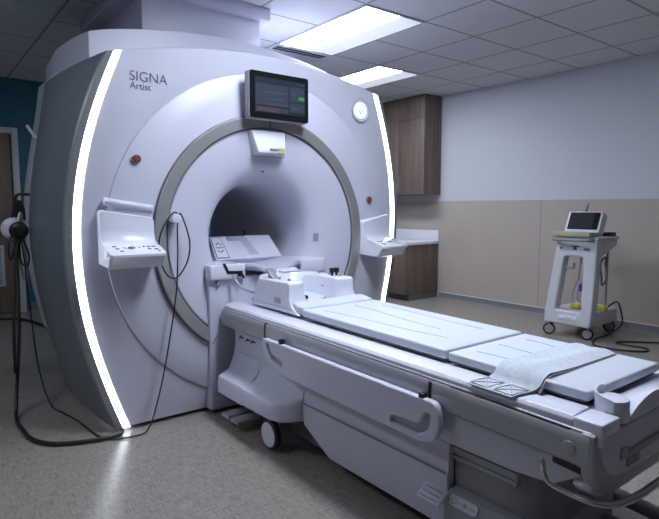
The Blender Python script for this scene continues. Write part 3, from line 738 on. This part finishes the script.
# strap lying across
st = thing('woven_strap', 'folded white woven strap lying across the foot mattress', 'strap', (1.9, 1.04, .75))
pf = [(1.53, .703), (1.56, .7115), (1.59, .7135), (1.612, .719), (1.626, .734), (1.640, .752), (1.68, .766), (1.75, .763), (1.86, .760), (1.98, .761), (2.10, .760), (2.150, .758), (2.180, .746), (2.197, .725), (2.202, .712)]
b = BM(); L = []
for i, (x, z) in enumerate(pf):
    t = i/(len(pf)-1); sk = .03*t
    row = []
    for k in range(9):
        y = .955+.18*k/8+.045*max(0, 1-t*3.5)
        zz = z+.004*math.sin(k*1.3+i*.5)*(1 if 5 < i < 12 else 0)+(.006*math.sin(PI*k/8) if 5 < i < 12 else 0)
        row.append((x, y, zz))
    L.append(row+[(p[0], p[1], p[2]-.006 if 4 < i < 12 else p[2]-.0045) for p in reversed(row)])
loft(b, L, True, True, True); sb = out('band', b, 'strap', st, angle=60)
b = BM()
def strap_z(x): return float(np.interp(x, [p[0] for p in pf], [p[1] for p in pf]))+.0015
for y0 in (1.005, 1.10):
    q = [(1.537, y0), (1.60, y0-.025), (1.60, y0+.045), (1.537, y0+.07)]
    for i, j in ((0, 1), (1, 2), (2, 3), (3, 0), (0, 2), (1, 3)):
        tube(b, [(q[i][0]+(q[j][0]-q[i][0])*t, q[i][1]+(q[j][1]-q[i][1])*t, strap_z(q[i][0]+(q[j][0]-q[i][0])*t)) for t in (0, .25, .5, .75, 1)], .0015, 5, smooth=False)
out('stitching', b, 'seam', st)
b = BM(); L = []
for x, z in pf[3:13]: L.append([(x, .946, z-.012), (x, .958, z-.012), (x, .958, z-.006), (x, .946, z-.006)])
loft(b, L, True, True, True); out('dark_under_band', b, 'darkgrey', st)  # thin dark band under the foot-side edge of the strap

# the table top runs very slightly down toward the foot end
def droop(o, lo):
    off = origin(o)
    for v in o.data.vertices:
        y, z = v.co.y+off.y, v.co.z+off.z
        v.co.z -= .0145*max(0, 2.45-y)*max(0, min(1, (z-lo)/.16))
for o in list(bpy.data.objects):
    if o.type != 'MESH': continue
    r = o
    while r.parent: r = r.parent
    if r == T: droop(o, .40)
    elif r.name in ('shoulder_pad', 'long_mattress', 'foot_mattress', 'woven_strap'): droop(o, .30)
# head coil
HCX = 1.885
hc = thing('head_coil', 'white U-shaped head and neck coil resting at the head end of table', 'coil', (HCX, 2.7, .709))
b = BM(); box(b, HCX-.215, HCX+.215, 2.565, 2.93, .709, .745); out('coil_base', b, 'white', hc, bevel=.006)
side_prof = [(2.86, .712), (2.86, .81), (2.845, .85), (2.80, .880), (2.50, .884), (2.485, .874), (2.485, .83), (2.478, .79), (2.455, .755), (2.42, .73), (2.375, .712)]
for sg in (-1, 1):
    xo, xi = HCX+(-.238 if sg < 0 else .228), HCX+sg*(.135 if sg < 0 else .10)
    b = BM()
    loft(b, [[(xo+sg*.004, y, z) if z < .8 else (xo, y, z) for y, z in side_prof], [(xi-sg*(.02 if z < .76 else 0), max(y, 2.482), z) for y, z in side_prof]], True, True, True)
    sw = out('side_wall', b, 'whitegloss', hc, bevel=.008, seg=3)
    b = BM(); box(b, *sorted((xo+sg*.001, xo+sg*.007)), 2.56, 2.63, .755, .79); out('side_pocket', b, 'greyplastic', sw, bevel=.003)
    b = BM(); box(b, *sorted((xo+sg*.003, xo+sg*.0065)), 2.45, 2.84, .7385, .741); out('base_seam', b, 'midgrey', sw)
    for yy in (2.56, 2.66, 2.77):
        b = BM(); cyl(b, (HCX+sg*.185, yy, .876), (HCX+sg*.185, yy, .895), .010, n=14); out('connector', b, 'greyplastic', sw)
# rear ring with a bowl
b = BM(); L = []
for i in range(25):
    a = PI*i/24; c, s = math.cos(a), math.sin(a)
    L.append([(HCX+r*c, 2.80+r*.8*s, z) for r, z in ((.22, .72), (.22, .873), (.21, .883), (.14, .883), (.13, .873), (.10, .79), (.06, .76), (.0, .755), (0, .72))])
loft(b, L, True, True, True); out('rear_ring', b, 'whitegloss', hc, angle=40)
b = BM(); L = []
for y in (2.57, 2.65, 2.72, 2.82):
    n = 12; L.append([(HCX-.13+.26*i/n, y, .75+.05*abs(2*i/n-1)**2.2) for i in range(n+1)]+[(HCX+.13-.26*i/n, y, .742) for i in range(n+1)])
loft(b, L, True, True, True); out('neck_cradle', b, 'pad', hc, angle=50)
b = BM(); loft(b, [[(HCX-.205, 2.70, .880), (HCX-.16, 2.70, .880), (HCX-.16, 2.73, .880), (HCX-.205, 2.73, .880)], [(HCX-.215, 2.76, .935), (HCX-.17, 2.76, .935), (HCX-.17, 2.772, .935), (HCX-.215, 2.772, .935)]], True, True, True); out('latch_lever', b, 'midgrey', hc, bevel=.003)
for dx in (.155, .19):
    b = BM(); cyl(b, (HCX+dx, 2.60, .878), (HCX+dx, 2.60, .91), .007); cyl(b, (HCX+dx, 2.60, .90), (HCX+dx, 2.60, .93), .016, n=16); out('locking_knob', b, 'black', hc, bevel=.004)
b = BM(); cyl(b, (HCX+.118, 2.62, .815), (HCX+.095, 2.62, .815), .014, n=14); out('side_knob', b, 'black', hc)
b = BM(); cyl(b, (HCX-.112, 2.52, .79), (HCX-.09, 2.52, .785), .012, n=14); out('side_knob', b, 'black', hc)
b = BM(); tube(b, [(1.60, 3.035, .875), (1.605, 3.01, .84), (1.625, 2.97, .80), (1.65, 2.91, .785), (1.675, 2.85, .78)], .009, 8); out('lead_cable', b, 'greyplastic', hc, label='pale grey lead cable')
b = BM(); box(b, HCX-.02, HCX+.14, 2.95, 2.985, .745, .905); box(b, HCX-.01, HCX+.13, 2.90, 2.985, .883, .898); out('rear_handle', b, 'whitegloss', hc, bevel=.008)

# ------------------------------------------------------------------ cabinets
def cabinet(name, label, x0, y0, y1, z0, z1, split, handles, toe=False):
    t = thing(name, label, 'cabinet', ((x0+X1)/2, (y0+y1)/2, 0 if toe else z0))
    b = BM(); box(b, x0+.02, X1-.002, y0, y1, z0, z1); out('body', b, 'wood', t, bevel=.001)
    if toe:
        b = BM(); box(b, x0+.09, X1-.002, y0+.01, y1, 0, z0); out('toe_kick', b, 'darkgrey', t)
    n = max(1, round((y1-y0)/.5)); dw = (y1-y0)/n
    for r, (za, zb) in enumerate(split):
        for i in range(n):
            ya, yb = y0+i*dw+.002, y0+(i+1)*dw-.002
            b = BM(); box(b, x0, x0+.0195, ya, yb, za+.002, zb-.002); d = out('door', b, 'wood', t, bevel=.0015)
            if handles[r]:
                hy = yb-.04 if i % 2 == 0 else ya+.04
                hz0, hz1 = handles[r]
                b = BM(); tube(b, [(x0, hy, hz0), (x0-.028, hy, hz0+.004), (x0-.028, hy, hz1-.004), (x0, hy, hz1)], .005, 8, smooth=False); out('handle', b, 'silver', d)
    return t
cabinet('wall_cabinet', 'walnut wall cabinet with two rows of doors on the right wall', 5.70, 5.21, 6.71, 1.475, 2.84, [(1.475, 2.52), (2.52, 2.84)], [(1.56, 1.73), None])
cabinet('base_cabinet', 'walnut base cabinet under the white counter by right wall', 5.38, 5.23, 6.73, .09, .775, [(.09, .775)], [(.55, .70)], toe=True)
t = thing('countertop', 'white counter with upright backsplash on the walnut base cabinet', 'countertop', (5.7, 5.97, .775))
b = BM(); box(b, 5.35, X1-.002, 5.21, 6.74, .775, .815); out('slab', b, 'counter', t, bevel=.004)
b = BM(); box(b, X1-.025, X1-.002, 5.21, 6.74, .815, .965); out('backsplash', b, 'counter', t, bevel=.003)

# ------------------------------------------------------------------ monitor cart
c = thing('equipment_cart', 'white plastic equipment cart on four casters by the beige wall', 'cart', (5.45, 2.77, 0))
oc = rounded([(3.02, .13), (2.54, .13), (2.515, .5), (2.505, 1.0), (2.90, 1.0), (2.94, .72), (3.0, .35)], [.04, .04, .2, .03, .03, .2, .2])
ic = rounded([(2.905, .27), (2.635, .27), (2.632, .82), (2.825, .82)], .03)
cut_shape('front_frame', oc, [ic], .11, .014, lambda u, v, q: (5.20+q, u, v), 'cartwhite', c)
b = BM(); prism(b, rounded([(5.15, 2.545), (5.78, 2.56), (5.82, 2.66), (5.82, 2.88), (5.78, 3.0), (5.15, 3.015)], [.01, .06, .05, .05, .06, .01]), 'z', .13, .265); out('base', b, 'cartwhite', c, bevel=.02, seg=3, angle=40)
for ya, yb_ in ((2.525, 2.555), (2.86, 2.89)):
    b = BM(); loft(b, [[(5.22, y, .80), (5.22, y, .985), (5.60, y, .985), (5.60, y, .92)] for y in (ya, yb_)], True, True, True); out('side_arm', b, 'cartwhite', c, bevel=.008)
b = BM(); box(b, 5.15, 5.60, 2.50, 2.92, .985, 1.012); out('top_shelf', b, 'cartwhite', c, bevel=.01)
b = BM(); tube(b, [(5.16, 2.54, .985), (5.08, 2.55, .985), (5.055, 2.62, .985), (5.055, 2.80, .985), (5.08, 2.90, .985), (5.16, 2.92, .985)], .018, 10); out('grab_handle', b, 'midgrey', c)
b = BM(); cyl(b, (5.57, 2.60, .26), (5.57, 2.60, .99), .012); out('rear_post', b, 'greyplastic', c)
for x, y in ((5.17, 2.97), (5.22, 2.60), (5.76, 2.64), (5.76, 2.93)):
    ax = Vector((.85, .53, 0)); q0 = Vector((x, y, .06)); b = BM(); cyl(b, q0-ax*.016, q0+ax*.016, .060, n=28); wh = out('caster', b, 'black', c, bevel=.008)
    for s in (-1, 1):
        b = BM(); cyl(b, q0+ax*s*.016, q0+ax*s*.021, .043, n=24); out('hub', b, 'greyplastic', wh)
    b = BM(); cyl(b, (x+.01, y, .09), (x+.01, y, .135), .016); box(b, x-.02, x+.03, y-.024, y+.024, .108, .12); out('caster_fork', b, 'darkgrey', wh)
b = BM(); tube(b, [(5.20, 2.89, .70), (5.20, 2.80, .70), (5.20, 2.755, .705), (5.20, 2.75, .75)], .014, 10); out('hook', b, 'midgrey', c)
b = BM(); box(b, 5.138, 5.146, 2.70, 2.73, .885, .915); box(b, 5.138, 5.146, 2.675, 2.75, .915, .925); out('connector_mark', b, 'bluepart', c)
for yy in (2.855, 2.61, 2.58):
    b = BM(); cyl(b, (5.146, yy, .895), (5.13, yy, .895), .012, n=12); out('socket', b, 'darkgrey', c)
b = BM(); box(b, 5.135, 5.15, 2.67, 2.86, .185, .225); out('nameplate', b, 'whitegloss', c, bevel=.004)
b = BM(); tube(b, [(5.1335, 2.80, .205), (5.1335, 2.72, .204)], .004, 6, smooth=False); out('nameplate_mark', b, 'greyink', c)
# monitor on the cart
mt = thing('patient_monitor', 'tilted patient monitor with dark screen on top of the equipment cart', 'monitor', (5.3, 2.7, 1.013))
def mp(u, v, d): # u along y, v up the face, d behind
    s, k = math.sin(math.radians(24)), math.cos(math.radians(24))
    return (5.20+v*s+d*k, 2.70+u, 1.054+v*k-d*s)
def slab(u0, u1, v0, v1, d0, d1, r=.02):
    b = BM(); pr = rounded([(u0, v0), (u1, v0), (u1, v1), (u0, v1)], r)
    loft(b, [[mp(u, v, d) for u, v in pr] for d in (d0, d1)], True, True, True); return b
out('monitor_body', slab(-.175, .17, 0, .225, 0, .10), 'cartwhite', mt, bevel=.01, angle=40)
out('screen', slab(-.155, .145, .03, .21, -.003, .004, .008), 'dimscreen', mt)
out('control_strip', slab(-.152, -.10, .04, .20, -.006, -.003, .005), 'blackgloss', mt)
b = BM(); box(b, 5.24, 5.40, 2.60, 2.80, 1.013, 1.06); out('monitor_foot', b, 'cartwhite', mt, bevel=.008)
tx = tag(out('tan_box', (lambda b: (box(b, 5.085, 5.185, 2.55, 2.93, 1.013, 1.06), b)[1])(BM()), 'tan', bevel=.006), 'flat tan box lying on cart shelf in front of tilted monitor', 'box')
b = BM(); cyl(b, (5.33, 2.72, 1.24), (5.34, 2.70, 1.335), .007, .004, n=10); cyl(b, (5.33, 2.72, 1.24), (5.333, 2.715, 1.275), .010, .008, n=10); pen = out('pen', b, 'black', None); tag(pen, 'black pen standing up behind the tilted monitor', 'pen')
# small black unit on the cart
b = BM(); box(b, 5.48, 5.58, 2.53, 2.62, 1.0125, 1.05); k = out('charger', b, 'black', None, bevel=.006); tag(k, 'small black box at the rear of the cart shelf behind monitor', 'box')
# leads hung in the cart
for i, (y, sag, cm, lab_) in enumerate(((2.67, .33, 'greyplastic', 'grey lead hanging nearest the right upright of cart frame'), (2.72, .36, 'midgrey', 'darker grey lead looped in the middle of cart opening'), (2.77, .31, 'greyplastic', 'pale grey lead hanging at left of the bunch in the cart opening'))):
    b = BM(); tube(b, [(5.27, y-.05, .80), (5.29, y-.03, .62), (5.30, y+.03, .45), (5.30, y+.02, sag), (5.31, y-.04, sag-.01), (5.32, y-.06, .45), (5.30, y-.02, .62), (5.28, y-.06, .80)], .006, 7)
    tag(out('monitor_lead', b, cm), lab_, 'cable', 'leads hung in the cart')
b = BM(); tube(b, [(5.50, 2.60, .75+.13*math.sin(a)) if 0 else (5.50+.06*math.cos(a), 2.60+.01*math.sin(3*a), .66+.14*math.sin(a)) for a in [2*PI*i/12 for i in range(12)]], .011, 8, closed=True); tag(out('coiled_hose', b, 'midgrey'), 'dark coiled hose hanging at the cart side behind the frame', 'hose')
b = BM(); cyl(b, (5.25, 2.70, .47), (5.25, 2.70, .54), .016); tag(out('probe_plug', b, 'bluepart', bevel=.003), 'small blue plug hanging among the leads in the cart', 'plug')
for y0, x0, lab_ in ((2.80, 5.32, 'yellow cuff on cart base inside the frame opening'), (2.58, 5.42, 'yellow clip on the cart base outside the right upright')):
    b = BM(); box(b, x0, x0+.09, y0-.045, y0+.045, .266, .312); tag(out('yellow_cuff', b, 'yellow', bevel=.014, seg=3), lab_, 'cuff', 'yellow cuffs on the cart')
b = BM(); tube(b, [(5.62, 2.60, .28), (5.72, 2.56, .33), (5.84, 2.57, .25), (5.82, 2.54, .08), (5.52, 2.55, .012), (5.36, 2.56, .008), (5.14, 2.50, .008), (5.03, 2.40, .008), (5.05, 2.22, .008), (5.16, 2.06, .008), (5.27, 2.05, .008), (5.31, 2.14, .008), (5.28, 2.28, .008), (5.32, 2.36, .008), (5.42, 2.31, .008), (5.55, 2.18, .008), (5.72, 2.0, .008), (5.95, 1.8, .008), (6.02, 1.7, .008)], .0085, 8)
tag(out('power_cord', b, 'black'), 'black power cord snaking over the floor from the equipment cart', 'cord')

# ------------------------------------------------------------------ cables and headset on the scanner's left
hs = thing('headset', 'white and black headset hanging on the scanner left side', 'headset', (.56, 4.25, 1.05))
def cup(x, y, z, m, r, name):
    b = BM(); d = Vector((-.25, -.95, .05)).normalized(); p = Vector((x, y, z))
    u = frame_of(d)
    n = 24; L = []
    for q, k in ((.0, .75), (.01, .95), (.03, 1), (.05, .9), (.06, .6), (.062, .2)):
        L.append([p+d*q+r*k*(math.cos(2*PI*i/n)*u[1]+math.sin(2*PI*i/n)*u[2]) for i in range(n)])
    loft(b, L, True, True, True); return out(name, b, m, hs, angle=60)
cup(.59, 4.30, 1.15, 'white', .078, 'ear_cushion')
cup(.612, 4.23, 1.14, 'black', .060, 'ear_cup')
b = BM(); tube(b, [(.585, 4.30, 1.20), (.60, 4.30, 1.28), (.615, 4.30, 1.335), (.645, 4.30, 1.30), (.645, 4.28, 1.21)], .016, 8); out('headband', b, 'black', hs)
b = BM(); box(b, .59, .645, 4.24, 4.30, 1.23, 1.345); out('clamp', b, 'black', hs, bevel=.01)
b = BM(); tube(b, [(.575, 4.18, 1.16), (.575, 4.15, .9), (.545, 4.0, .5), (.49, 3.84, .12), (.465, 3.70, .016), (.468, 3.50, .016), (.487, 3.32, .016), (.56, 3.19, .016), (.68, 3.12, .016), (.80, 3.085, .016), (.895, 3.095, .014), (.915, 3.12, .03)], .011, 10)
tag(out('thick_black_cable', b, 'black'), 'thick black cable hanging from the headset and curving over floor to scanner foot', 'cable')
b = BM(); tube(b, [(.60, 4.22, 1.20), (.565, 4.17, .95), (.525, 4.02, .55), (.50, 3.9, .28), (.485, 3.82, .30), (.50, 3.9, .55), (.55, 4.08, .9), (.60, 4.2, 1.12)], .006, 8)
tag(out('thin_black_lead', b, 'black'), 'thin black lead looped beside the thick hanging cable', 'cable')
b = BM(); tube(b, [(.60, 4.22, 1.10), (.565, 4.19, 1.0), (.54, 4.16, .95), (.53, 4.15, 1.02), (.55, 4.17, 1.10)], .006, 8, closed=True); tube(b, [(.62, 4.18, 1.08), (.65, 4.16, .98), (.635, 4.15, .90), (.60, 4.16, .94), (.60, 4.18, 1.04)], .006, 8, closed=True)
tag(out('headset_wire', b, 'black'), 'tangle of black wire loops just under the headset', 'wire')
b = BM(); tube(b, [(.625, 4.24, 1.26), (.605, 4.22, 1.18), (.60, 4.2, 1.0), (.61, 4.2, .86), (.635, 4.2, .80), (.64, 4.22, .95), (.635, 4.24, 1.16)], .009, 8, closed=True)
tag(out('beige_hose', b, 'beigehose'), 'narrow loop of beige hose hanging beside the headset', 'hose')
b = BM()
p = [(1.262, 3.04, 1.22), (1.24, 3.04, 1.268), (1.20, 3.03, 1.25), (1.15, 3.02, 1.18), (1.125, 3.02, 1.09), (1.135, 3.02, .985), (1.17, 3.02, .91), (1.215, 3.02, .89), (1.26, 3.03, .92), (1.30, 3.03, .99), (1.315, 3.03, 1.08), (1.30, 3.035, 1.17), (1.265, 3.04, 1.262), (1.246, 3.04, 1.20), (1.24, 3.035, 1.0), (1.22, 3.035, .76), (1.145, 3.04, .36), (1.08, 3.04, .12), (1.04, 3.04, .03), (.99, 3.03, .008), (.85, 3.06, .007), (.80, 3.14, .007), (.775, 3.30, .007), (.76, 3.46, .007), (.72, 3.65, .007), (.68, 3.85, .02), (.645, 4.0, .25), (.632, 4.1, .6), (.622, 4.2, 1.0), (.61, 4.24, 1.22)]
tube(b, p, .0045, 8); tag(out('call_cable', b, 'black'), 'thin black cable looped on the white hook at the bore ring', 'cable')
b = BM(); tube(b, [(.4, 7.2, .012), (.75, 7.25, .012), (1.0, 7.05, .012), (1.12, 6.6, .012), (1.2, 5.9, .012), (1.15, 5.4, .012)], .012, 8)
tag(out('floor_cable', b, 'black'), 'black cable on the floor in front of the far wood door', 'cable')

# ------------------------------------------------------------------ camera, world, view
yaw, pitch = math.radians(37.852), math.radians(5.502)
cd = bpy.data.cameras.new('camera'); cam = bpy.data.objects.new('camera', cd); COL.objects.link(cam)
cam.location = (0, 0, 1.30); cam.rotation_euler = (PI/2-pitch, 0, -yaw)
cd.sensor_width = 36; cd.lens = 545/659*36; cd.clip_start = .05
S.camera = cam
wd = bpy.data.worlds.new('world'); S.world = wd; wd.use_nodes = True
wd.node_tree.nodes['Background'].inputs[0].default_value = (.4, .5, .7, 1); wd.node_tree.nodes['Background'].inputs[1].default_value = .05
S.view_settings.view_transform = 'Standard'; S.view_settings.look = 'None'; S.view_settings.gamma = 1; S.view_settings.exposure = -.12
